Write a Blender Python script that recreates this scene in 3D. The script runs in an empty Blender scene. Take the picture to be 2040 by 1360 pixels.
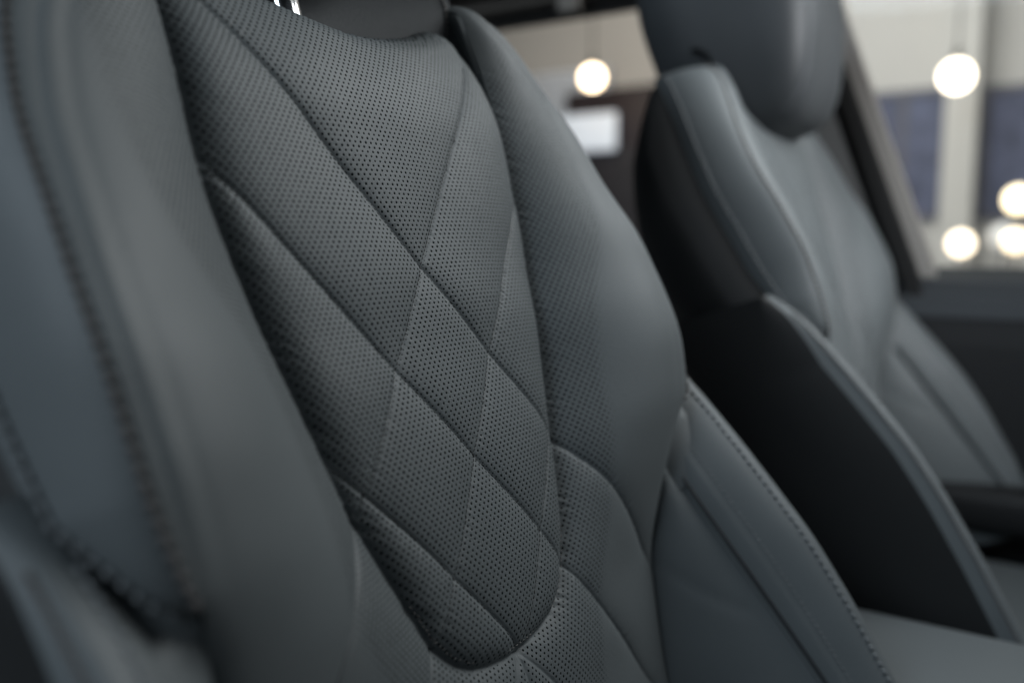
import bpy, math, random
import numpy as np

# ------------------------------------------------------------------ camera, world, lights, exposure
scene = bpy.context.scene
COL = scene.collection
Z0 = 1.05                                    # height of the middle of the backrest above the showroom floor
CAM = np.array((-0.43879, -0.33819, 0.05358 + Z0))
YAW, PITCH = 57.533, 6.903                   # degrees: turned from +Y towards +X, tilted down
cd = bpy.data.cameras.new('camera'); cam = bpy.data.objects.new('camera', cd); COL.objects.link(cam)
cam.location = CAM
cam.rotation_euler = (math.radians(90 - PITCH), 0, math.radians(-YAW))
cd.sensor_width = 36; cd.lens = 30; cd.clip_start = 0.02; cd.clip_end = 100
cd.dof.use_dof = True; cd.dof.focus_distance = 0.556; cd.dof.aperture_fstop = 2.15
scene.camera = cam

world = bpy.data.worlds.new('World'); scene.world = world; world.use_nodes = True
bg = world.node_tree.nodes['Background']; bg.inputs[0].default_value = (0.75, 0.87, 1.0, 1); bg.inputs[1].default_value = 0.035

def area(name, loc, target, sx, sy, power, color):
    l = bpy.data.lights.new(name, 'AREA'); l.shape = 'RECTANGLE'; l.size = sx; l.size_y = sy
    l.energy = power; l.color = color
    o = bpy.data.objects.new(name, l); COL.objects.link(o); o.location = loc
    d = np.array(target, float) - np.array(loc, float)
    import mathutils
    o.rotation_euler = mathutils.Vector(d).to_track_quat('-Z', 'Y').to_euler()
    return o
area('windscreen_light', (1.05, -0.70, Z0 + 1.0), (0.35, 0.0, Z0 + 0.12), 1.1, 0.6, 20, (0.94, 0.985, 1.0))
area('far_seat_fill', (0.52, -1.2, Z0 + 0.66), (0.80, 0.0, Z0 + 0.10), 0.35, 0.35, 2.1, (0.97, 0.98, 1.0)).data.spread = math.radians(52)  # added narrow fill that brightens the far seat, no window stands here
area('door_light', (-2.7, 0.50, Z0 + 1.95), (0.1, 0.0, Z0 + 0.1), 1.7, 1.2, 62, (0.77, 0.89, 1.0))
area('showroom_light', (3.6, 1.0, Z0 + 2.9), (6.0, 0.6, Z0 + 0.8), 2.5, 5.0, 165, (1.0, 0.97, 0.93))

scene.view_settings.view_transform = 'Standard'; scene.view_settings.look = 'None'
scene.view_settings.exposure = 0.0; scene.view_settings.gamma = 1.0
scene.render.engine = 'CYCLES'
scene.cycles.use_denoising = True
try:
    scene.cycles.denoiser = 'OPENIMAGEDENOISE'; scene.cycles.denoising_prefilter = 'ACCURATE'
except Exception:
    pass
scene.cycles.max_bounces = 6; scene.cycles.caustics_reflective = False; scene.cycles.caustics_refractive = False

# ------------------------------------------------------------------ materials
class NT:
    def __init__(self, name):
        self.m = bpy.data.materials.new(name); self.m.use_nodes = True
        self.t = self.m.node_tree; self.p = self.t.nodes['Principled BSDF']; self.out = self.t.nodes['Material Output']
    def n(self, kind, **kw):
        x = self.t.nodes.new(kind)
        for k, v in kw.items():
            setattr(x, k, v)
        return x
    def l(self, a, b): self.t.links.new(a, b)
    def math(self, op, a, b=None, c=None, clamp=False):
        x = self.n('ShaderNodeMath', operation=op, use_clamp=clamp)
        for i, s in enumerate((a, b, c)):
            if s is None: continue
            if isinstance(s, (int, float)): x.inputs[i].default_value = s
            else: self.l(s, x.inputs[i])
        return x.outputs[0]

def leather(name, color, rough=0.5, perforated=False, grain=1.7):
    """matt automotive leather: fine pebble grain, faint tonal drift and, where wanted, punched holes"""
    N = NT(name); p = N.p
    uvn = N.n('ShaderNodeUVMap'); uvn.uv_map = 'UVMap'
    vor = N.n('ShaderNodeTexVoronoi'); vor.inputs['Scale'].default_value = 1150; vor.feature = 'F1'
    nz = N.n('ShaderNodeTexNoise'); nz.inputs['Scale'].default_value = 420; nz.inputs['Detail'].default_value = 4
    big = N.n('ShaderNodeTexNoise'); big.inputs['Scale'].default_value = 14; big.inputs['Detail'].default_value = 5
    for x in (vor, nz, big): N.l(uvn.outputs[0], x.inputs['Vector'])
    g = N.math('ADD', N.math('MULTIPLY', vor.outputs['Distance'], 0.6), N.math('MULTIPLY', nz.outputs[0], 0.7))
    # colour: small drift and dusty variation of the dye
    ramp = N.n('ShaderNodeMix', data_type='RGBA')
    c = np.array(color)
    ramp.inputs[6].default_value = (*(c * 0.86), 1); ramp.inputs[7].default_value = (*(c * 1.12), 1)
    mixf = N.math('ADD', N.math('MULTIPLY', big.outputs[0], 0.75), N.math('MULTIPLY', nz.outputs[0], 0.25))
    N.l(mixf, ramp.inputs[0])
    col = ramp.outputs[2]
    h = N.math('MULTIPLY', g, 0.00022 * grain)
    if perforated:
        at = N.n('ShaderNodeAttribute'); at.attribute_name = 'perf'
        sep = N.n('ShaderNodeSeparateXYZ'); N.l(uvn.outputs[0], sep.inputs[0])
        PU, PV = 0.0046, 0.00586
        def cell(off):
            a = N.math('MULTIPLY', N.math('SUBTRACT', N.math('FRACT', N.math('ADD', N.math('DIVIDE', sep.outputs[0], PU), 100.0 + off)), 0.5), PU)
            b = N.math('MULTIPLY', N.math('SUBTRACT', N.math('FRACT', N.math('ADD', N.math('DIVIDE', sep.outputs[1], PV), 100.0 + off)), 0.5), PV)
            return N.math('SQRT', N.math('ADD', N.math('MULTIPLY', a, a), N.math('MULTIPLY', b, b)))
        d = N.math('MINIMUM', cell(0.0), cell(0.5))
        jit = N.n('ShaderNodeTexNoise'); jit.inputs['Scale'].default_value = 150; jit.inputs['Detail'].default_value = 1; N.l(uvn.outputs[0], jit.inputs['Vector'])
        r = N.math('MULTIPLY', at.outputs['Fac'], N.math('MULTIPLY', N.math('ADD', 0.70, N.math('MULTIPLY', jit.outputs[0], 0.6)), 0.00080))
        # 1 inside the hole
        mask = N.math('MULTIPLY', N.math('DIVIDE', N.math('SUBTRACT', N.math('ADD', r, 0.00008), d), 0.00016, clamp=True), N.math('GREATER_THAN', at.outputs['Fac'], 0.05))
        dimple = N.math('MULTIPLY', N.math('SUBTRACT', 1.0, N.math('DIVIDE', N.math('SUBTRACT', d, r), 0.0005, clamp=True), clamp=True), N.math('GREATER_THAN', at.outputs['Fac'], 0.05))
        h = N.math('SUBTRACT', h, N.math('MULTIPLY', dimple, 0.00012))
        mx = N.n('ShaderNodeMix', data_type='RGBA'); N.l(mask, mx.inputs[0]); N.l(col, mx.inputs[6]); mx.inputs[7].default_value = (0.0035, 0.004, 0.0045, 1)
        col = mx.outputs[2]
        N.l(N.math('ADD', N.math('ADD', rough - 0.10, N.math('MULTIPLY', big.outputs[0], 0.2)), N.math('MULTIPLY', mask, 0.45), clamp=True), p.inputs['Roughness'])
        N.l(N.math('MULTIPLY', N.math('SUBTRACT', 1.0, mask), 0.4), p.inputs['Specular IOR Level'])
    else:
        N.l(N.math('ADD', rough - 0.14, N.math('ADD', N.math('MULTIPLY', nz.outputs[0], 0.10), N.math('MULTIPLY', big.outputs[0], 0.2))), p.inputs['Roughness'])
        p.inputs['Specular IOR Level'].default_value = 0.4
    bump = N.n('ShaderNodeBump'); bump.inputs['Distance'].default_value = 1.0; bump.inputs['Strength'].default_value = 0.6
    N.l(h, bump.inputs['Height']); N.l(bump.outputs[0], p.inputs['Normal'])
    N.l(col, p.inputs['Base Color'])
    return N.m

def plain(name, color, rough=0.6, metal=0.0, noise=0.08, scale=40.0, spec=0.4, bump=0.0):
    N = NT(name); p = N.p
    tc = N.n('ShaderNodeTexCoord'); nz = N.n('ShaderNodeTexNoise'); nz.inputs['Scale'].default_value = scale; nz.inputs['Detail'].default_value = 4
    N.l(tc.outputs['Object'], nz.inputs['Vector'])
    mx = N.n('ShaderNodeMix', data_type='RGBA'); c = np.array(color)
    mx.inputs[6].default_value = (*(c * (1 - noise)), 1); mx.inputs[7].default_value = (*np.minimum(c * (1 + noise), 1), 1)
    N.l(nz.outputs[0], mx.inputs[0]); N.l(mx.outputs[2], p.inputs['Base Color'])
    p.inputs['Roughness'].default_value = rough; p.inputs['Metallic'].default_value = metal; p.inputs['Specular IOR Level'].default_value = spec
    if bump:
        b = N.n('ShaderNodeBump'); b.inputs['Distance'].default_value = bump; N.l(nz.outputs[0], b.inputs['Height']); N.l(b.outputs[0], p.inputs['Normal'])
    return N.m

def emitter(name, color, strength):
    N = NT(name); N.p.inputs['Base Color'].default_value = (0.8, 0.8, 0.8, 1)
    N.p.inputs['Emission Color'].default_value = (*color, 1); N.p.inputs['Emission Strength'].default_value = strength
    return N.m

def glass(name):
    N = NT(name); t = N.n('ShaderNodeBsdfTransparent'); t.inputs[0].default_value = (0.93, 0.95, 0.95, 1)
    g = N.n('ShaderNodeBsdfGlossy'); g.inputs['Roughness'].default_value = 0.02
    f = N.n('ShaderNodeFresnel'); f.inputs[0].default_value = 1.2
    m = N.n('ShaderNodeMixShader'); N.l(f.outputs[0], m.inputs[0]); N.l(t.outputs[0], m.inputs[1]); N.l(g.outputs[0], m.inputs[2]); N.l(m.outputs[0], N.out.inputs[0])
    return N.m

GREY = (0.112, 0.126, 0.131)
M = dict(
    perf=leather('perforated_leather', GREY, 0.56, True),
    hide=leather('smooth_leather', GREY, 0.54),
    dark_hide=leather('dark_leather', (0.035, 0.039, 0.042), 0.5),
    shaded_hide=leather('shaded_leather', (0.042, 0.047, 0.051), 0.52),  # seat leather darkened, shade under the roof put into the colour
    thread=plain('grey_thread', (0.078, 0.070, 0.067), 0.8, scale=900, noise=0.3),
    pale_thread=plain('pale_thread', (0.24, 0.225, 0.215), 0.8, scale=900, noise=0.3),
    tone_thread=plain('matching_thread', (0.15, 0.16, 0.165), 0.8, scale=900, noise=0.3),
    black_thread=plain('black_thread', (0.025, 0.026, 0.026), 0.8, scale=900),
    shell=plain('black_shell_plastic', (0.017, 0.018, 0.0185), 0.5, scale=300, spec=0.25, bump=0.0002),
    chrome=plain('polished_steel', (0.75, 0.75, 0.75), 0.14, 1.0, scale=60),
)

# ------------------------------------------------------------------ object helpers
def link(name, data, parent=None):
    o = bpy.data.objects.new(name, data); COL.objects.link(o)
    if parent is not None: o.parent = parent
    return o
def tag(o, label=None, cat=None, group=None, kind=None):
    if label: o['label'] = label
    if cat: o['category'] = cat
    if group: o['group'] = group
    if kind: o['kind'] = kind
    return o
def empty(name, loc):
    o = link(name, None); o.location = loc; o.empty_display_size = 0.05; return o

def mesh(name, V, F, mat, uv=None, perf=None, normals=None, smooth=True):
    """V (n,3); F list/array of quads or list of polygons"""
    me = bpy.data.meshes.new(name)
    V = np.asarray(V, np.float32)
    if isinstance(F, np.ndarray):
        k = F.shape[1]; nf = len(F)
        me.vertices.add(len(V)); me.vertices.foreach_set('co', V.ravel())
        me.loops.add(nf * k); me.loops.foreach_set('vertex_index', F.astype(np.int32).ravel())
        me.polygons.add(nf); me.polygons.foreach_set('loop_start', np.arange(0, nf * k, k, dtype=np.int32))
        me.update(calc_edges=True)
    else:
        me.from_pydata([tuple(map(float, v)) for v in V], [], F)
    if smooth: me.polygons.foreach_set('use_smooth', np.ones(len(me.polygons), bool))
    if uv is not None:
        idx = np.empty(len(me.loops), np.int32); me.loops.foreach_get('vertex_index', idx)
        L = me.uv_layers.new(name='UVMap'); L.data.foreach_set('uv', np.asarray(uv, np.float32)[idx].ravel())
    if perf is not None:
        a = me.attributes.new('perf', 'FLOAT', 'POINT'); a.data.foreach_set('value', np.asarray(perf, np.float32))
    if normals is not None: me.normals_split_custom_set_from_vertices(np.asarray(normals, np.float32))
    me.materials.append(mat); me.validate(); me.update()
    return me

def gridfaces(nr, nc, flip=False):
    i, j = np.meshgrid(np.arange(nr - 1), np.arange(nc - 1), indexing='ij')
    a = i * nc + j; F = np.stack([a, a + 1, a + nc + 1, a + nc], -1).reshape(-1, 4)
    return F[:, ::-1].copy() if flip else F

def patch(name, P, mat, parent, uv=None, flip=False, org=None):
    nr, nc = P.shape[:2]
    if uv is None:
        du = np.linalg.norm(np.diff(P, axis=1), axis=-1).mean(0); dv = np.linalg.norm(np.diff(P, axis=0), axis=-1).mean(1)
        a, b = np.meshgrid(np.r_[0, dv.cumsum()], np.r_[0, du.cumsum()], indexing='ij'); uv = np.stack([b, a], -1)
    V = P.reshape(-1, 3) - (np.zeros(3) if org is None else org)
    return link(name, mesh(name, V, gridfaces(nr, nc, flip), mat, uv.reshape(-1, 2)), parent)

def tube(path, rad, sides=8, closed_ends=True):
    path = np.asarray(path, float); n = len(path); T = np.gradient(path, axis=0); T /= np.linalg.norm(T, axis=1, keepdims=True) + 1e-12
    ref = np.array((0.31, 0.12, 0.94)); A = np.cross(T, ref); A /= np.linalg.norm(A, axis=1, keepdims=True) + 1e-12; B = np.cross(T, A)
    th = np.linspace(0, 2 * math.pi, sides, endpoint=False); r = np.broadcast_to(np.asarray(rad, float), (n,))
    V = (path[:, None] + r[:, None, None] * (np.cos(th)[None, :, None] * A[:, None] + np.sin(th)[None, :, None] * B[:, None])).reshape(-1, 3)
    F = [[i * sides + k, i * sides + (k + 1) % sides, (i + 1) * sides + (k + 1) % sides, (i + 1) * sides + k] for i in range(n - 1) for k in range(sides)]
    if closed_ends: F += [list(range(sides))[::-1], list(range((n - 1) * sides, n * sides))]
    return V, F

def stitch_mesh(name, path, mat, length=0.0042, pitch=0.0055, rad=0.0008, slant=0.0, nrm=None, org=np.zeros(3)):
    """a run of single thread stitches along a path, joined as one piece of sewing"""
    path = np.asarray(path, float); s = np.r_[0, np.linalg.norm(np.diff(path, axis=0), axis=1).cumsum()]
    V = []; F = []; rnd = random.Random(3)
    for c in np.arange(pitch / 2, s[-1] - pitch / 2, pitch):
        L = length * rnd.uniform(0.9, 1.08)
        t = np.linspace(-0.5, 0.5, 5); q = c + t * L
        pts = np.stack([np.interp(q, s, path[:, k]) for k in range(3)], -1)
        if nrm is not None: pts = pts + np.outer(np.cos(t * math.pi) * rad * 0.9 - rad * 0.25, nrm)
        v, f = tube(pts - org, rad * np.array((0.45, 0.95, 1.0, 0.95, 0.45)), 6)
        b = len(V); V.extend(v.tolist()); F.extend([[b + k for k in x] for x in f])
    return mesh(name, np.array(V), F, mat)

def boxm(name, lo, hi, mat, bevel=0.0, org=np.zeros(3)):
    import bmesh
    lo = np.array(lo, float) - org; hi = np.array(hi, float) - org
    bm = bmesh.new(); bmesh.ops.create_cube(bm, size=1)
    for v in bm.verts: v.co = [lo[k] + (v.co[k] + 0.5) * (hi[k] - lo[k]) for k in range(3)]
    if bevel: bmesh.ops.bevel(bm, geom=bm.edges[:], offset=bevel, segments=4, profile=0.5, affect='EDGES')
    me = bpy.data.meshes.new(name); bm.to_mesh(me); bm.free(); me.materials.append(mat)
    me.polygons.foreach_set('use_smooth', np.ones(len(me.polygons), bool)) if bevel else None
    return me

def prism_y(name, prof, y0, y1, mat, org=np.zeros(3)):
    """profile of (x, z) points swept along Y"""
    n = len(prof); V = [(x, y, z) for y in (y0, y1) for x, z in prof]
    F = [[k, (k + 1) % n, n + (k + 1) % n, n + k] for k in range(n)] + [list(range(n))[::-1], list(range(n, 2 * n))]
    return mesh(name, np.array(V) - org, F, mat, smooth=False)

# ------------------------------------------------------------------ the setting: showroom behind the car
wall_white = plain('white_wall_paint', (0.70, 0.685, 0.655), 0.8, scale=3, noise=0.04)
wall_beige = plain('beige_wall_paint', (0.60, 0.545, 0.49), 0.8, scale=3, noise=0.05)
frame_white = plain('column_paint', (0.70, 0.69, 0.66), 0.7, scale=5, noise=0.04)
pane_blue = plain('blue_window_glass', (0.12, 0.135, 0.21), 0.6, scale=7, noise=0.85)
floor_m = plain('showroom_floor_tile', (0.32, 0.32, 0.32), 0.35, scale=2)
def struct(name, me): return tag(link(name, me), kind='structure')
struct('ground', boxm('ground', (-3, -6, -0.1), (6.5, 9, 0), floor_m))
struct('wall', boxm('wall', (6.0, -6, 0), (6.2, 1.75, 4.2), wall_white))
struct('wall', boxm('wall', (6.0, 1.75, 0), (6.2, 9, 4.2), wall_beige))
struct('ceiling', boxm('ceiling', (2.0, -6, 4.2), (6.5, 9, 4.3), wall_white))
col_o = struct('column', boxm('column', (5.70, 0.135, 0), (5.98, 0.325, 4.19), frame_white, 0.01))

def window(y0, y1, z0, z1, label, muls):
    e = empty('showroom_window', (5.97, (y0 + y1) / 2, z0 + Z0)); org = np.array(e.location)
    z0 += Z0; z1 += Z0
    dk = plain('window_frame_grey', (0.14, 0.14, 0.17), 0.5)
    ys = [y0] + muls + [y1]
    for a, b in zip(ys[:-1], ys[1:]): link('pane', boxm('pane', (5.975, a + 0.02, z0 + 0.02), (5.985, b - 0.02, z1 - 0.02), pane_blue, org=org), e)
    for y in ys: link('frame_post', boxm('frame_post', (5.955, y - 0.022, z0), (5.995, y + 0.022, z1), dk, org=org), e)
    for z in (z0, z1): link('frame_rail', boxm('frame_rail', (5.952, y0 - 0.022, z - 0.02), (5.994, y1 + 0.022, z + 0.02), dk, org=org), e)
    tag(e, label, 'window', 'showroom windows')
window(0.34, 0.82, 0.19, 1.02, 'blurred blue showroom window between the seat and the pale column', [0.60])
window(-1.3, 0.11, 0.19, 1.0, 'blurred blue showroom window right of the pale column', [-0.6, -0.2])

def lamp(pos, label, hang, strength, color, r=0.05):
    x, y, z = pos; z += Z0
    base = 4.19 if hang else 0.0
    e = empty('pendant_lamp' if hang else 'globe_lamp', (x, y, base)); org = np.array(e.location)
    import bmesh
    bm = bmesh.new(); bmesh.ops.create_icosphere(bm, subdivisions=3, radius=r)
    me = bpy.data.meshes.new('bulb'); bm.to_mesh(me); bm.free(); me.materials.append(emitter('lit_bulb', color, strength)); me.polygons.foreach_set('use_smooth', np.ones(len(me.polygons), bool))
    b = link('bulb', me, e); b.location = np.array((x, y, z)) - org
    dk = plain('lamp_metal', (0.05, 0.045, 0.04), 0.4, 0.6)
    if hang:
        V, F = tube(np.array([(x, y, z + r + 0.05), (x, y, 4.185)]) - org, 0.006, 6); link('cord', mesh('cord', V, F, dk), e)
        V, F = tube(np.array([(x, y, z + r - 0.008), (x, y, z + r + 0.06)]) - org, 0.02, 12); link('socket', mesh('socket', V, F, dk), e)
    else:
        V, F = tube(np.array([(x, y, 0.03), (x, y, z - r + 0.005)]) - org, 0.008, 8); link('stand', mesh('stand', V, F, dk), e)
        V, F = tube(np.array([(x, y, 0.002), (x, y, 0.03)]) - org, 0.11, 24); link('base', mesh('base', V, F, dk), e)
    tag(e, label, 'lamp')
WARM = (1.0, 0.80, 0.58)
lamp((5.0, 2.462, 1.156), 'warm glowing pendant lamp seen in the gap between the two seats', True, 9, (1.0, 0.74, 0.48), 0.078)
lamp((5.0, 0.20, 0.945), 'white glowing pendant lamp in front of the pale column', True, 7.5, (1, 0.83, 0.64), 0.083)
lamp((5.0, 0.126, 0.023), 'low globe lamp glowing just above the far door', False, 4.5, (1, 0.80, 0.58), 0.066)
lamp((4.6, -0.155, 0.245), 'globe lamp cut by the right picture edge, the higher one', False, 4.5, (1, 0.80, 0.5), 0.066)
lamp((4.2, -0.17, 0.04), 'globe lamp cut by the right picture edge, the lower one', False, 3.5, (1, 0.78, 0.5), 0.054)

lamp((5.0, -0.085, 0.062), 'pale, faintly glowing globe lamp between the low glowing globes at right', False, 0.35, (0.9, 0.9, 0.88), 0.075)  # dim globe, its paleness is a weak emission
# slatted panel, white sign board and dark cabinet against the beige wall
e = empty('slatted_panel', (5.9, 3.3, 0)); org = np.array(e.location)
slat_m = plain('white_slat', (0.9, 0.9, 0.93), 0.5); back_m = plain('slat_backing', (0.25, 0.24, 0.28), 0.7)
link('backing', boxm('backing', (5.92, 2.78, 0), (5.95, 3.95, Z0 + 1.41), back_m, org=org), e)
for k in range(9):
    z = Z0 + 1.40 - k * 0.05
    link('slat', boxm('slat', (5.85, 2.78, z - 0.034), (5.918, 3.95, z), slat_m, 0.004, org=org), e)
tag(e, 'blurred panel of white horizontal slats behind the near seat', 'panel')
cab_m = plain('dark_brown_veneer', (0.035, 0.024, 0.024), 0.5, scale=6, noise=0.25)
cab2_m = plain('plum_black_laminate', (0.022, 0.019, 0.022), 0.5, scale=6, noise=0.25)
e = empty('display_cabinet', (5.6, 2.75, 0)); org = np.array(e.location)
link('body', boxm('body', (5.45, 2.2, 0), (5.84, 3.6, Z0 + 0.72), cab2_m, 0.01, org=org), e)
link('hutch', boxm('hutch', (5.62, 2.2, Z0 + 0.72), (5.84, 3.02, Z0 + 1.19), cab_m, 0.01, org=org), e)
tag(e, 'dark brown display cabinet under the glowing pendant lamp', 'cabinet')
sg = link('sign_board', boxm('sign_board', (5.38, 2.47, Z0 + 0.70), (5.43, 3.4, Z0 + 0.975), emitter('sign_lit_face', (0.70, 0.80, 1.0), 0.36), 0.02))
tag(sg, 'blank pale blue lit board in front of the dark cabinet', 'board')

# ------------------------------------------------------------------ the car around the seats (far side)
trim = plain('beige_pillar_trim', (0.36, 0.34, 0.315), 0.7, scale=80)
black_rubber = plain('black_rubber', (0.012, 0.012, 0.012), 0.7)
liner = plain('headliner_cloth', (0.22, 0.205, 0.185), 0.9, scale=400)
door_m = plain('charcoal_door_trim', (0.009, 0.0095, 0.0105), 0.6, scale=200)
ledge_m = plain('slate_soft_trim', (0.04, 0.045, 0.05), 0.5, scale=200)
car = empty('car_cabin', (1.2, 0, 0.3)); org = np.array(car.location)
def cpart(name, me): return link(name, me, car)
cpart('door_panel', prism_y('door_panel', [(1.16, Z0 - 0.75), (1.12, Z0 - 0.45), (1.09, Z0 - 0.40), (1.11, Z0 - 0.12), (1.12, Z0 - 0.05), (1.26, Z0 - 0.04), (1.26, Z0 - 0.75)], -1.1, 1.5, door_m, org))
cpart('door_sill', prism_y('door_sill', [(1.113, Z0 - 0.075), (1.117, Z0 - 0.045), (1.14, Z0 - 0.018), (1.20, Z0 + 0.004), (1.24, Z0 + 0.004), (1.24, Z0 - 0.038), (1.125, Z0 - 0.048)], -1.1, 1.5, ledge_m, org))
cpart('armrest', boxm('armrest', (1.02, -0.75, Z0 - 0.40), (1.10, -0.10, Z0 - 0.33), door_m, 0.02, org))
cpart('window_seal', boxm('window_seal', (1.14, -0.9, Z0 + 0.503), (1.19, 1.5, Z0 + 0.523), black_rubber, 0.004, org))
cpart('roof_rail', boxm('roof_rail', (1.10, -0.9, Z0 + 0.525), (1.22, 1.5, Z0 + 0.558), liner, 0.006, org))
cpart('headliner', boxm('headliner', (1.0, -0.9, Z0 + 0.561), (1.22, 1.5, Z0 + 0.60), black_rubber, 0.006, org))
cpart('coat_hook', boxm('coat_hook', (1.07, 0.475, Z0 + 0.49), (1.098, 0.52, Z0 + 0.53), liner, 0.008, org))
cpart('window_pane', boxm('window_pane', (1.214, -1.1, Z0 - 0.03), (1.218, 1.5, Z0 + 0.54), glass('car_window_glass'), org=org))
def slanted(name, r0, width, x0, x1, mat, zlo=-0.06, zhi=0.56):
    f = lambda z: -0.156 + 0.378 * (z - 0.024)
    V = []
    zs = np.linspace(zlo, zhi, 12)
    for z in zs:
        y = f(z) + r0; V += [(x0, y, Z0 + z), (x1, y, Z0 + z), (x1, y + width, Z0 + z), (x0, y + width, Z0 + z)]
    F = [[4 * i + k, 4 * i + (k + 1) % 4, 4 * i + 4 + (k + 1) % 4, 4 * i + 4 + k] for i in range(len(zs) - 1) for k in range(4)] + [[0, 1, 2, 3], [4 * len(zs) - 4 + k for k in (3, 2, 1, 0)]]
    return cpart(name, mesh(name, np.array(V) - org, F, mat, smooth=False))
slanted('pillar_trim', 0.0, 0.024, 1.15, 1.20, trim, zlo=-.012)
slanted('pillar_seal', 0.025, 0.024, 1.12, 1.19, black_rubber)
slanted('pillar_panel', 0.051, 0.11, 1.14, 1.20, black_rubber)
tag(car, 'dark far door, pillar trim and roof rail of the car behind the far seat', 'car interior')
# seat belt of the far seat, hanging down the pillar
f = lambda z: -0.156 + 0.378 * (z - 0.024) + 0.085
zs = np.linspace(-0.10, 0.45, 20)
P = np.stack([np.stack([np.full(20, 1.108), f(zs) - 0.022, Z0 + zs], -1), np.stack([np.full(20, 1.100), f(zs) + 0.022, Z0 + zs], -1)], 1)
V = np.concatenate([P.reshape(-1, 3), P.reshape(-1, 3) + (0.0014, 0, 0)]); F = gridfaces(20, 2).tolist(); F += [[i + 40 for i in q[::-1]] for q in F]
tag(link('seat_belt', mesh('seat_belt', V, F, plain('grey_webbing', (0.085, 0.087, 0.088), 0.75, scale=700, noise=0.25))), 'grey seat belt webbing slanting down beside the far seat', 'seat belt')
# centre armrest between the seats
e = empty('centre_armrest', (0.43, -0.3, Z0 - 0.7)); org = np.array(e.location)
link('lid', boxm('lid', (0.335, -0.62, Z0 - 0.385), (0.497, 0.04, Z0 - 0.335), M['hide'], 0.016, org), e)
link('box', boxm('box', (0.342, -0.61, Z0 - 0.7), (0.490, 0.03, Z0 - 0.387), door_m, 0.006, org), e)
tag(e, 'slate grey centre armrest lid between the two seats', 'armrest')

# ------------------------------------------------------------------ the front seat
RHO = 0.32668                                   # recline of the backrest (18.7 degrees)
SR, CR = math.sin(RHO), math.cos(RHO)
def S(u, v, w):
    u, v, w = np.broadcast_arrays(u, v, w)
    return np.stack([u, v * SR - w * CR, v * CR + w * SR + Z0], -1)
FWD = np.array((0, -CR, SR)); UPV = np.array((0, SR, CR))
def table(xs, ys):
    g = np.linspace(-0.7, 0.5, 2401); y = np.interp(g, xs, ys); k = np.exp(-0.5 * (np.arange(-90, 91) * 0.0005 / 0.011) ** 2); k /= k.sum()
    y = np.convolve(np.pad(y, 90, mode='edge'), k, 'valid')
    return lambda v: np.interp(v, g, y)
us_f = table([-.6, -.33, -.27, -.21, -.17, -.14, -.1, -.05, 0, .05, .1, .15, .2, .234, .267, .32], [.21, .212, .216, .222, .228, .234, .245, .251, .254, .252, .246, .233, .203, .182, .170, .160])
ws_f = table([-.6, -.33, -.27, -.21, -.17, -.14, -.1, -.05, 0, .05, .1, .15, .2, .234, .267, .32], [-.02, -.02, -.015, -.003, .015, .031, .05, .058, .054, .044, .029, .020, .011, .006, -.006, -.02])
Wv = np.array([-.217, -.2165, -.214, -.210, -.203, -.195, -.184, -.161, -.131, -.102, -.07, -.04, 0, .027, .05, .08, .11, .4])
Wy = np.array([0, .014, .031, .046, .0585, .067, .0755, .087, .098, .1075, .117, .1245, .1325, .139, .1445, .149, .1505, .1505])
W_f = lambda v: np.interp(v, Wv, Wy, left=0.0)
Wb_f = table([-.6, -.35, -.25, -.2, -.161, -.131, -.102, -.07, -.04, 0, .027, .05, .08, .11, .4], [.03, .035, .055, .072, .087, .098, .1075, .117, .1245, .1325, .139, .1445, .149, .1505, .1505])
w2_f = table([-.6, -.12, -.1, -.08, -.05, -.01, .01, .04, .09, .14, .2, .28], [.0, .02, .03, .018, .003, -.013, -.017, -.025, -.038, -.045, -.055, -.075])
u2_f = table([-.6, -.1, 0, .1, .15, .2, .28], [.272, .274, .276, .272, .266, .25, .22])
KS = 1.27; KN = math.sqrt(1 + KS * KS)
LC = [0.037, -0.090, -0.217]                     # the three quilting lines of each family

def base_in(v): return 0.132 * v ** 2 + 0.6 * v ** 3 - 3.13 * np.maximum(v - .13, 0) ** 2
def base_out(v): return 0.132 * v ** 2 + 0.6 * v ** 3 - 1.35 * np.maximum(v - .13, 0) ** 2

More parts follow.
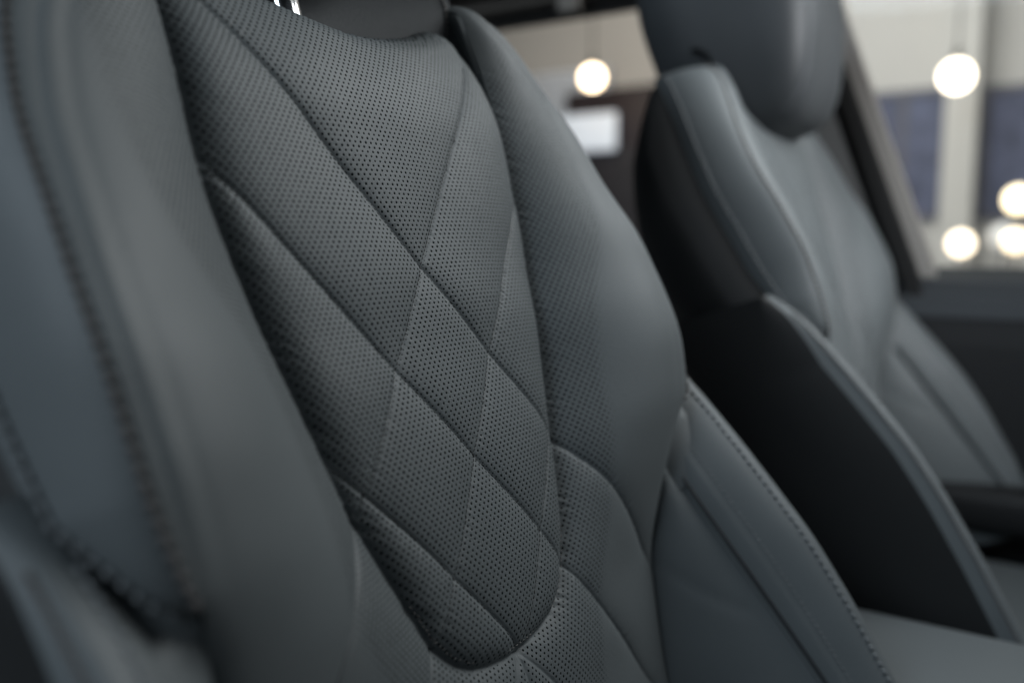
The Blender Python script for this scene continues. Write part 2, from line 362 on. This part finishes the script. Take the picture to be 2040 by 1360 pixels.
def build_front():
    """the whole upholstered front of the backrest as one dense surface, then cut along its seams"""
    nr, nc = 760, 520
    vn = np.linspace(-0.46, 0.36, nr)[:, None]; c = np.linspace(-1, 1, nc)[None, :]
    us = us_f(np.minimum(vn, 0.285)); u = c * us; a = np.abs(u); vn = np.broadcast_to(vn, u.shape)
    W = W_f(vn); inside = (a < W) & (vn > -0.217)
    # distance to the insert outline
    bv = np.concatenate([np.linspace(-.217, -.18, 60), np.linspace(-.179, .36, 110)]); bu = W_f(bv); bu[0] = 0
    bp = np.stack([bu, bv], -1); q = np.stack([a, vn], -1).reshape(-1, 2); dW = np.full(len(q), 9.0)
    for A, B in zip(bp[:-1], bp[1:]):
        AB = B - A; t = np.clip(((q - A) @ AB) / (AB @ AB), 0, 1)
        d = np.hypot(q[:, 0] - A[0] - t * AB[0], q[:, 1] - A[1] - t * AB[1]); np.minimum(dW, d, out=dW)
    dW = dW.reshape(u.shape)
    fL = vn + KS * u; fM = vn - KS * u
    dL = np.min([np.abs(fL - k) for k in LC], 0) / KN; dM = np.min([np.abs(fM - k) for k in LC], 0) / KN
    # inside the insert
    puff = 0.0042 * (1 - 0.95 * np.exp(-dL / .011)) * (1 - 0.6 * np.exp(-dM / .011)) * (1 - np.exp(-dW / .008))
    w_in = base_in(vn) + puff - 0.009 * np.exp(-dW / .010) - (0.0011 * np.exp(-(dL / .0011)) + 0.0007 * np.exp(-(dM / .0009))) * (1 - np.exp(-dW / .004))
    # bolsters and lower cushion
    Wb = Wb_f(vn); x = np.clip((a - Wb) / (us - Wb), 0, 1)
    dS = np.where(u > 0, np.min([np.abs(fL - k) for k in LC], 0), np.min([np.abs(fM - k) for k in LC], 0)) / KN
    dC = np.where(vn < -.217, a, 9.0); dS = np.minimum(dS, np.maximum(dC, (vn + .217) * 1.0))
    ws = ws_f(vn); b0 = base_out(vn)
    rise = np.sin(x * math.pi / 2) ** 1.15
    seamamp = 0.0045 * np.clip((x - 0.0) * 4 + 0.35, 0, 1) * np.clip((1 - x) * 6, 0, 1)
    w_out = b0 + (ws - b0) * rise + 0.0025 * np.sin(np.pi * x) - 0.009 * np.exp(-dW / .013) - seamamp * np.exp(-dS / .010) - 0.0010 * np.exp(-dS / .0012) * np.clip((1 - x) * 8, 0, 1)
    # welt that runs along the outer seam
    e = us - a; up = np.clip((vn + .11) / .06, 0, 1)
    w_out = w_out + up * (0.0005 * np.exp(-((e - .005) / .004) ** 2) - 0.0004 * np.exp(-((e - .013) / .004) ** 2) - 0.0010 * np.exp(-e / .0015))
    w_out = w_out - 0.007 * np.exp(-e / .006) * np.clip((-.10 - vn) / .03, 0, 1)
    w = np.where(inside, w_in, w_out)
    # puckers where the thread pulls the hide in
    al = u - vn * KS; am = u + vn * KS
    pk = lambda s_, d: np.sin(s_ * 520 + 3 * np.sin(s_ * 71)) * (0.5 + 0.5 * np.sin(s_ * 133 + 1.3)) * np.exp(-d / .0045) * (1 - np.exp(-d / .0012))
    w = w + np.where(inside, 0.00050 * (pk(al, dL) + 0.6 * pk(am, dM)), 0.0006 * pk(al, dS)) + 0.0008 * pk(vn * 1.1 + u * .7, dW) * (vn < .2)
    # broad slack in the hide
    w = w + 0.0007 * np.sin(17 * u + 31 * vn + 2 * np.sin(23 * vn)) + 0.0004 * np.sin(61 * u - 43 * vn)
    # top roll: the surface curls backwards
    vr_in = 0.187 + 0.038 * np.minimum((a / .15) ** 1.8, 1.1)
    xo = np.clip((a - .15) / (us - .15 + 1e-6), 0, 1)
    vr_out = 0.254 - 0.012 * xo ** 2
    k = np.clip((a - W + .001) / .013, 0, 1); k = k * k * (3 - 2 * k)
    vr = vr_in + (vr_out - vr_in) * k
    Rr = 0.026
    # height and slope at the start of the roll, column by column along the same c
    wr = np.empty(nc); vr_c = vr[-1]; col_v = np.linspace(-0.46, 0.36, nr)
    v = vn.copy()
    i0s = np.empty(nc, int); w0s = np.empty(nc); phs = np.empty(nc)
    for j in range(nc):
        vj = vr[np.searchsorted(col_v, vr[-1, j]) - 1, j]
        i0 = np.searchsorted(col_v, vj); w0 = w[i0, j]; m = (w[i0, j] - w[i0 - 12, j]) / (col_v[i0] - col_v[i0 - 12]); ph0 = math.atan(-m)
        i0s[j], w0s[j], phs[j] = i0, w0, ph0
    ker = np.exp(-0.5 * (np.arange(-24, 25) / 9.0) ** 2); ker /= ker.sum(); phs = np.convolve(np.pad(phs, 24, mode='edge'), ker, 'valid')
    for j in range(nc):
        i0, w0, ph0 = i0s[j], w0s[j], phs[j]
        s = np.maximum(col_v[i0:] - col_v[i0], 0); th = np.minimum(s / Rr, 2.5 - ph0); ex = np.maximum(s - (2.5 - ph0) * Rr, 0)
        v[i0:, j] = col_v[i0] + Rr * (np.sin(ph0 + th) - math.sin(ph0)) - ex * 0.5
        w[i0:, j] = w0 - Rr * (math.cos(ph0) - np.cos(ph0 + th)) - ex * 0.6
    P = S(u, v, w)
    # normals of the uncut surface
    n = np.cross(np.gradient(P, axis=1), np.gradient(P, axis=0)); n /= np.linalg.norm(n, axis=-1, keepdims=True) + 1e-12
    # perforated field: all of the insert, a band of the bolsters beside it
    band = 0.052 + 0.006 * np.sin(vn * 30) + 0.022 * np.clip(vn / .12, 0, 1)
    perf = np.where(inside, 1.0, np.clip((band - (a - Wb)) / .012, 0, 1))
    perf = np.where((~inside), perf * np.clip((.215 - vn) / .03 + np.clip((a - W - .014) / .004, 0, 1) * 1.2, 0, 1) * (vn < .245), perf) * np.clip((np.minimum(np.minimum(dL, dM), 9) if False else dW) / .0015 - .6, 0, 1)
    perf = np.where(inside, perf * np.clip(dL / .0012 - .6, 0, 1) * np.clip(dM / .0012 - .6, 0, 1), perf * np.clip(dS / .0012 - .6, 0, 1))
    kL = sum((fL < k).astype(int) for k in LC); kM = sum((fM < k).astype(int) for k in LC)
    lab = np.where(inside, kL * 4 + kM, np.where(u > 0, 100 + kL, 200 + kM))
    return P, n, perf, lab, np.stack([u, vn], -1)

def make_seat(pos_label):
    seat = empty('front_seat', (0, -0.15, Z0 - 0.72)); org = np.array(seat.location)
    P, n, perf, lab, uv = build_front()
    nr, nc = lab.shape
    F = gridfaces(nr, nc)
    lq = lab.ravel()[F[:, 0]]
    Vf = P.reshape(-1, 3) - org; nf = n.reshape(-1, 3); pf = perf.ravel(); uf = uv.reshape(-1, 2)
    for k in sorted(set(lq.tolist())):
        sel = F[lq == k]
        if len(sel) < 60: k = None
        ids, inv = np.unique(sel, return_inverse=True)
        name = 'quilted_panel' if (k is not None and k < 100) else 'bolster_panel'
        link(name, mesh(name, Vf[ids], inv.reshape(-1, 4), M['perf'], uf[ids], pf[ids], nf[ids]), seat)
    # sewing on the quilting lines: dark thread sunk in the grooves, lighter tips at the lower end of the insert
    from_uv = lambda uu, vv: np.stack([np.array([P[np.abs(uv[:, 0, 1] - b).argmin(), np.abs(uv[np.abs(uv[:, 0, 1] - b).argmin(), :, 0] - a_).argmin()] for a_, b in zip(uu, vv)])], 0)[0]
    for s in (1, -1):
        for c in LC:
            uu = np.linspace(-.15, .15, 160); vv = c - s * KS * uu; ok = (np.abs(uu) < W_f(vv) - .002) & (vv > -.215) & (vv < .20)
            if ok.sum() < 4: continue
            pth = from_uv(uu[ok], vv[ok]); pth = pth[np.r_[True, np.linalg.norm(np.diff(pth, axis=0), axis=1) > 1e-5]]
            tag(link('quilt_stitching', stitch_mesh('quilt_stitching', pth, M['black_thread'], 0.0028, 0.0036, 0.00035, nrm=FWD, org=org), seat), kind='stuff')
    bvs = np.concatenate([np.linspace(-.16, -.2165, 60)]); bus = W_f(bvs)
    pth = from_uv(np.concatenate([-bus, bus[::-1]]), np.concatenate([bvs, bvs[::-1]]))
    tag(link('hem_stitching', stitch_mesh('hem_stitching', pth[np.r_[True, np.linalg.norm(np.diff(pth, axis=0), axis=1) > 2e-4]] + UPV * 0.0040 + FWD * 0.0036, M['pale_thread'], 0.0020, 0.0042, 0.00030, nrm=FWD, org=org), seat), kind='stuff')
    # side panels, from the outer seam round to the shell
    ns = 26; ang = np.linspace(0, math.pi / 2, ns)
    rows = np.arange(int(nr * 0.434), nr, 3)
    for s in (-1, 1):
        E = P[rows, 0 if s < 0 else nc - 1]; vN = uv[rows, 0, 1]
        # recover (v, w) of the edge
        d = E - np.array((0, 0, Z0)); ve = d[:, 1] * SR + d[:, 2] * CR; we = -d[:, 1] * CR + d[:, 2] * SR; ue = np.abs(E[:, 0])
        u2 = np.maximum(u2_f(np.minimum(vN, .28)), ue + .012); w2 = np.minimum(w2_f(np.minimum(vN, .28)), we - .012)
        cl = np.clip((vN + .104) / .045, 0, 1) ** .6; u2 = ue + .004 + (u2 - ue - .004) * cl; w2 = we - .008 + (w2 - we + .008) * cl
        uu = ue[:, None] + (u2 - ue)[:, None] * np.sin(ang)[None] ** 0.9; ww = w2[:, None] + (we - w2)[:, None] * np.cos(ang)[None] ** 0.9
        # shallow tuck beside both seams
        t = ang / (math.pi / 2); ww = ww - 0.0 * t
        Q = S(s * uu, np.broadcast_to(ve[:, None], uu.shape), ww)
        o = patch('side_panel', Q, M['hide'], seat, flip=(s < 0), org=org)
        # two rows of visible sewing
        mid = Q[:, 5 if s < 0 else 11] + np.array((s * 0.0003, 0, 0))
        tag(link('stitching', stitch_mesh('stitching', mid, M['thread'], 0.0056, 0.0070, 0.0017, nrm=FWD, org=org), o), kind='stuff')
        mid = Q[:, -4] + np.array((s * 0.0010, 0, 0))
        tag(link('stitching', stitch_mesh('stitching', mid, M['tone_thread'], 0.0056, 0.0070, 0.0015, nrm=np.array((s, 0, 0)), org=org), o), kind='stuff')
    # back shell
    vN = np.linspace(-.52, .25, 80); u2 = u2_f(vN) - .001; w2 = w2_f(vN) + .001; ve = np.minimum(vN, .275)
    th_ = np.interp(vN, [-.5, 0, .12, .2, .25], [1.2, .9, .55, .25, 0]); f2 = np.clip((.252 - vN) / .09, 0, 1) ** .5
    ctrl = [(u2, w2), (u2 + .010 * f2, w2 - .018 * f2), (u2 + .016 * f2 - .004 * (1 - f2), w2 - .045 * f2), (u2 + .012 - .02 * np.clip((vN - .1) / .18, 0, 1), w2 - .045 * f2 - .055 * th_), (u2 - .03, w2 - .045 * f2 - .10 * th_), (u2 * .5, w2 - .045 * f2 - .12 * th_), (u2 * 0, w2 - .045 * f2 - .125 * th_)]
    cu = np.stack([c_[0] for c_ in ctrl], 1); cw = np.stack([c_[1] for c_ in ctrl], 1)
    tt = np.linspace(0, len(ctrl) - 1, 40); i = np.minimum(tt.astype(int), len(ctrl) - 2); fr = tt - i; fr = fr
    hu = cu[:, i] * (1 - fr) + cu[:, i + 1] * fr; hw = cw[:, i] * (1 - fr) + cw[:, i + 1] * fr
    ker = np.ones(5) / 5
    for r_ in range(len(vN)):
        hu[r_, 2:-2] = np.convolve(hu[r_], ker, 'valid'); hw[r_, 2:-2] = np.convolve(hw[r_], ker, 'valid')
    full_u = np.concatenate([-hu, hu[:, ::-1][:, 1:]], 1); full_w = np.concatenate([hw, hw[:, ::-1][:, 1:]], 1)
    patch('back_shell', S(full_u, np.broadcast_to(ve[:, None], full_u.shape), full_w), M['shell'], seat, org=org)
    # top panel behind the insert, and its sewing
    uu = np.linspace(-.153, .153, 60); k = np.linspace(0, 1, 24)[:, None]
    vb = .190 + .042 * np.abs(uu / .152) ** 1.8; vv = vb + (0.30 - vb) * k; ww = -.086 + .060 * np.abs(uu / .152) ** 1.4 + 0.010 * np.sin(k * math.pi) - .05 * np.maximum(k - .8, 0)
    Q = S(np.broadcast_to(uu, vv.shape), vv, ww); o = patch('top_panel', Q, M['shaded_hide'], seat, org=org)  # this panel lies in shade; its darkness is in the leather colour
    for s, j in ((-1, 1), (1, -2)):
        tag(link('stitching', stitch_mesh('stitching', Q[:, j] + FWD * .0008, M['pale_thread'], 0.0036, 0.0046, 0.0008, nrm=FWD, org=org), o), kind='stuff')
    # welts on the shoulders
    for s in (-1, 1):
        vv = np.linspace(.196, .262, 24); pth = S(s * np.linspace(.1515, .1545, 24), vv, base_out(vv) - np.linspace(.011, .0125, 24) - 60 * np.maximum(vv - .245, 0) ** 2)
        V, F_ = tube(pth - org, np.linspace(.0020, .0062, 24), 14); link('shoulder_welt', mesh('shoulder_welt', V, F_, M['hide']), seat)
    # hip wings
    for s in (-1, 1): wing(seat, org, s)
    # seat cushion (below the picture)
    link('seat_cushion', boxm('seat_cushion', (-.25, -.62, Z0 - .60), (.25, -.13, Z0 - .47), M['hide'], 0.05, org), seat)
    link('seat_base', boxm('seat_base', (-.22, -.55, Z0 - .72), (.22, -.05, Z0 - .601), M['shell'], 0.02, org), seat)
    headrest(seat, org, 0.14)
    tag(seat, pos_label, 'car seat', 'front car seats')
    return seat

wc_f = table([-.6, -.45, -.37, -.3, -.24, -.165, -.11, -.09, -.075, -.06, -.04], [.165, .152, .138, .123, .106, .075, .050, .039, .031, .020, .000])
wg_f = lambda v: .091 - .354 * (v + .353)
ug_f = table([-.6, -.353, -.29, -.226, -.17, -.1, -.05], [.253, .251, .248, .243, .239, .241, .244])
def wing(seat, org, s):
    n = 150; v = np.linspace(-.50, -.045, n)[:, None]
    wc, wg = wc_f(v), wg_f(v); us, ws = us_f(v), ws_f(v)
    ug = ug_f(v); uc = np.full_like(v, .286)
    tip = np.ones_like(v); uc = ug + (uc - ug) * tip
    k = np.linspace(0, 1, 16)[None]
    # inner panel: from the edge of the main bolster up to the piped seam
    u0, w0 = us - .006, np.minimum(ws - .010, wg - .004)
    bulge = np.sin(k * math.pi)
    iu = u0 + (ug - u0) * k - .004 * bulge; iw = w0 + (wg - .004 - w0) * k + .004 * bulge
    # crease that divides the inner panel
    ck = (v + .215) / (-.30 + .215); crease = np.exp(-np.abs(k - np.clip(ck, -.5, 1.5)) / .07) * np.clip((ck + .1) * 8, 0, 1) * np.clip((1.0 - ck) * 5, 0, 1); iw = iw - .004 * crease * np.sin(k * math.pi) ** .5
    Q = S(s * iu, np.broadcast_to(v, iu.shape), iw)
    patch('wing_inner_panel', Q, M['hide'], seat, flip=(s < 0), org=org)
    # return of the main bolster down to the wing, at the top of the wing only
    m = (v[:, 0] > -.178) & (v[:, 0] < -.066); vm = v[m]; um = us_f(vm); wm = ws_f(vm) - .006
    kk = np.clip((vm + .178) / .06, 0, 1) * .5; eu = ug[m] + (uc[m] - ug[m]) * kk; ew_ = wg[m] + (wc[m] - wg[m]) * np.sin(kk * math.pi / 2 + 1e-9) ** .85 - .002
    kr = np.linspace(0, 1, 10)[None]; ru = um - .001 + (eu - um + .001) * kr; rw = wm + (ew_ - wm) * np.sin(kr * math.pi / 2) - .003 * np.sin(kr * math.pi)
    patch('bolster_return', S(s * ru, np.broadcast_to(vm, ru.shape), rw), M['hide'], seat, flip=(s < 0), org=org)
    k = np.linspace(0, 1, 22)[None]
    lu = ug + (uc - ug) * k; lw = wg + (wc - wg) * np.sin(k * math.pi / 2) ** .85 + .0035 * np.exp(-((k - .10) / .07) ** 2) - .004 * np.exp(-k / .035)
    Q = S(s * lu, np.broadcast_to(v, lu.shape), lw)
    o = patch('wing_panel', Q, M['hide'], seat, flip=(s < 0), org=org)
    sel = slice(0, n - 8)
    tag(link('stitching', stitch_mesh('stitching', Q[sel, 5], M['tone_thread'], .0040, .0054, .0006, nrm=FWD, org=org), o), kind='stuff')
    tag(link('stitching', stitch_mesh('stitching', Q[sel, 16], M['tone_thread'], .0056, .0070, .0013, nrm=FWD, org=org), o), kind='stuff')
    V, F_ = tube(S(s * (ug[:, 0] + .001), v[:, 0], wg[:, 0] + .0015)[sel] - org, .0022, 8); link('piping', mesh('piping', V, F_, M['dark_hide']), o)
    # outer side
    ang = np.linspace(0, math.pi / 2, 25)[None]
    dep = np.clip((-.045 - v) / .09, 0, 1) * .09 + .008
    su = uc + .016 * np.sin(ang) * tip + .0 * ang; sw = wc - dep * (1 - np.cos(ang))
    Q = S(s * su, np.broadcast_to(v, su.shape), sw)
    patch('wing_side', Q[:, 10:], M['shell'], seat, flip=(s < 0), org=org); o = patch('wing_edge', Q[:, :11], M['hide'], seat, flip=(s < 0), org=org)
    tag(link('stitching', stitch_mesh('stitching', Q[sel, 5] + np.array((s * .0006, 0, 0)), M['thread'], .0048, .0060, .0012, nrm=np.array((s * .7, -.7, 0)), org=org), o), kind='stuff')
    ew = np.linspace(0, 1, 6)[None]; e0 = wc - dep
    Q = S(s * (uc + .016 * tip + 0 * ew), np.broadcast_to(v, (n, 6)), e0 + (np.minimum(e0 - .02, -.11) - e0) * ew)
    patch('wing_shell', Q, M['shell'], seat, flip=(s < 0), org=org)

def headrest(seat, org, lift):
    """winged head restraint: rounded block, padded front and two steel posts"""
    nth, nph = 96, 64
    th = np.linspace(-math.pi, math.pi, nth)[None, :]; ph = np.linspace(-math.pi / 2, math.pi / 2, nph)[:, None]
    sg = lambda x, e: np.sign(x) * np.abs(x) ** e
    X = sg(np.cos(ph), .42) * sg(np.cos(th), .5); Y = sg(np.cos(ph), .42) * sg(np.sin(th), .5); Zz = sg(np.sin(ph), .5)
    hv = .285 + .145 * Zz; f_ = (1 - Zz) / 2
    hu = X * (.142 - .020 * f_ ** 2)
    yf = 1 / (1 + np.exp(-Y / .12))                       # 1 on the front face, 0 at the back
    hw = .010 + Y * (.132 - .060 * f_ ** 1.6 * yf - .030 * f_ ** 2 * (1 - yf)) + .012 * X ** 2 * yf - .012 * f_
    hw = hw - .005 * np.exp(-((np.abs(hu) - .098) / .0045) ** 2) * yf
    c = S(np.zeros(1), np.array([.285]), np.array([-.010]))[0]
    Q = S(hu, hv, hw)
    o = patch('headrest', Q, M['shaded_hide'], seat, org=c); o.location = c - org + UPV * lift
    pth = S(np.zeros(12), np.linspace(-.03, .22, 12), np.linspace(-.060, -.052, 12)) - c
    V, F_ = tube(pth, .0115, 28); link('post', mesh('post', V, F_, M['chrome']), o)
    return o

def copy_tree(o, parent=None):
    c = o.copy(); COL.objects.link(c); c.parent = parent
    for ch in list(o.children): copy_tree(ch, c)
    return c

near = make_seat('grey perforated diamond quilted leather seat in sharp focus in the foreground')
far = copy_tree(near)
far.location = np.array(near.location) + np.array((0.82, -0.045, 0.03))
far['label'] = 'blurred grey leather seat behind, with its headrest against the white showroom'
for ch in far.children:
    if ch.name.startswith('headrest'): ch.location = np.array(ch.location) - UPV * 0.108
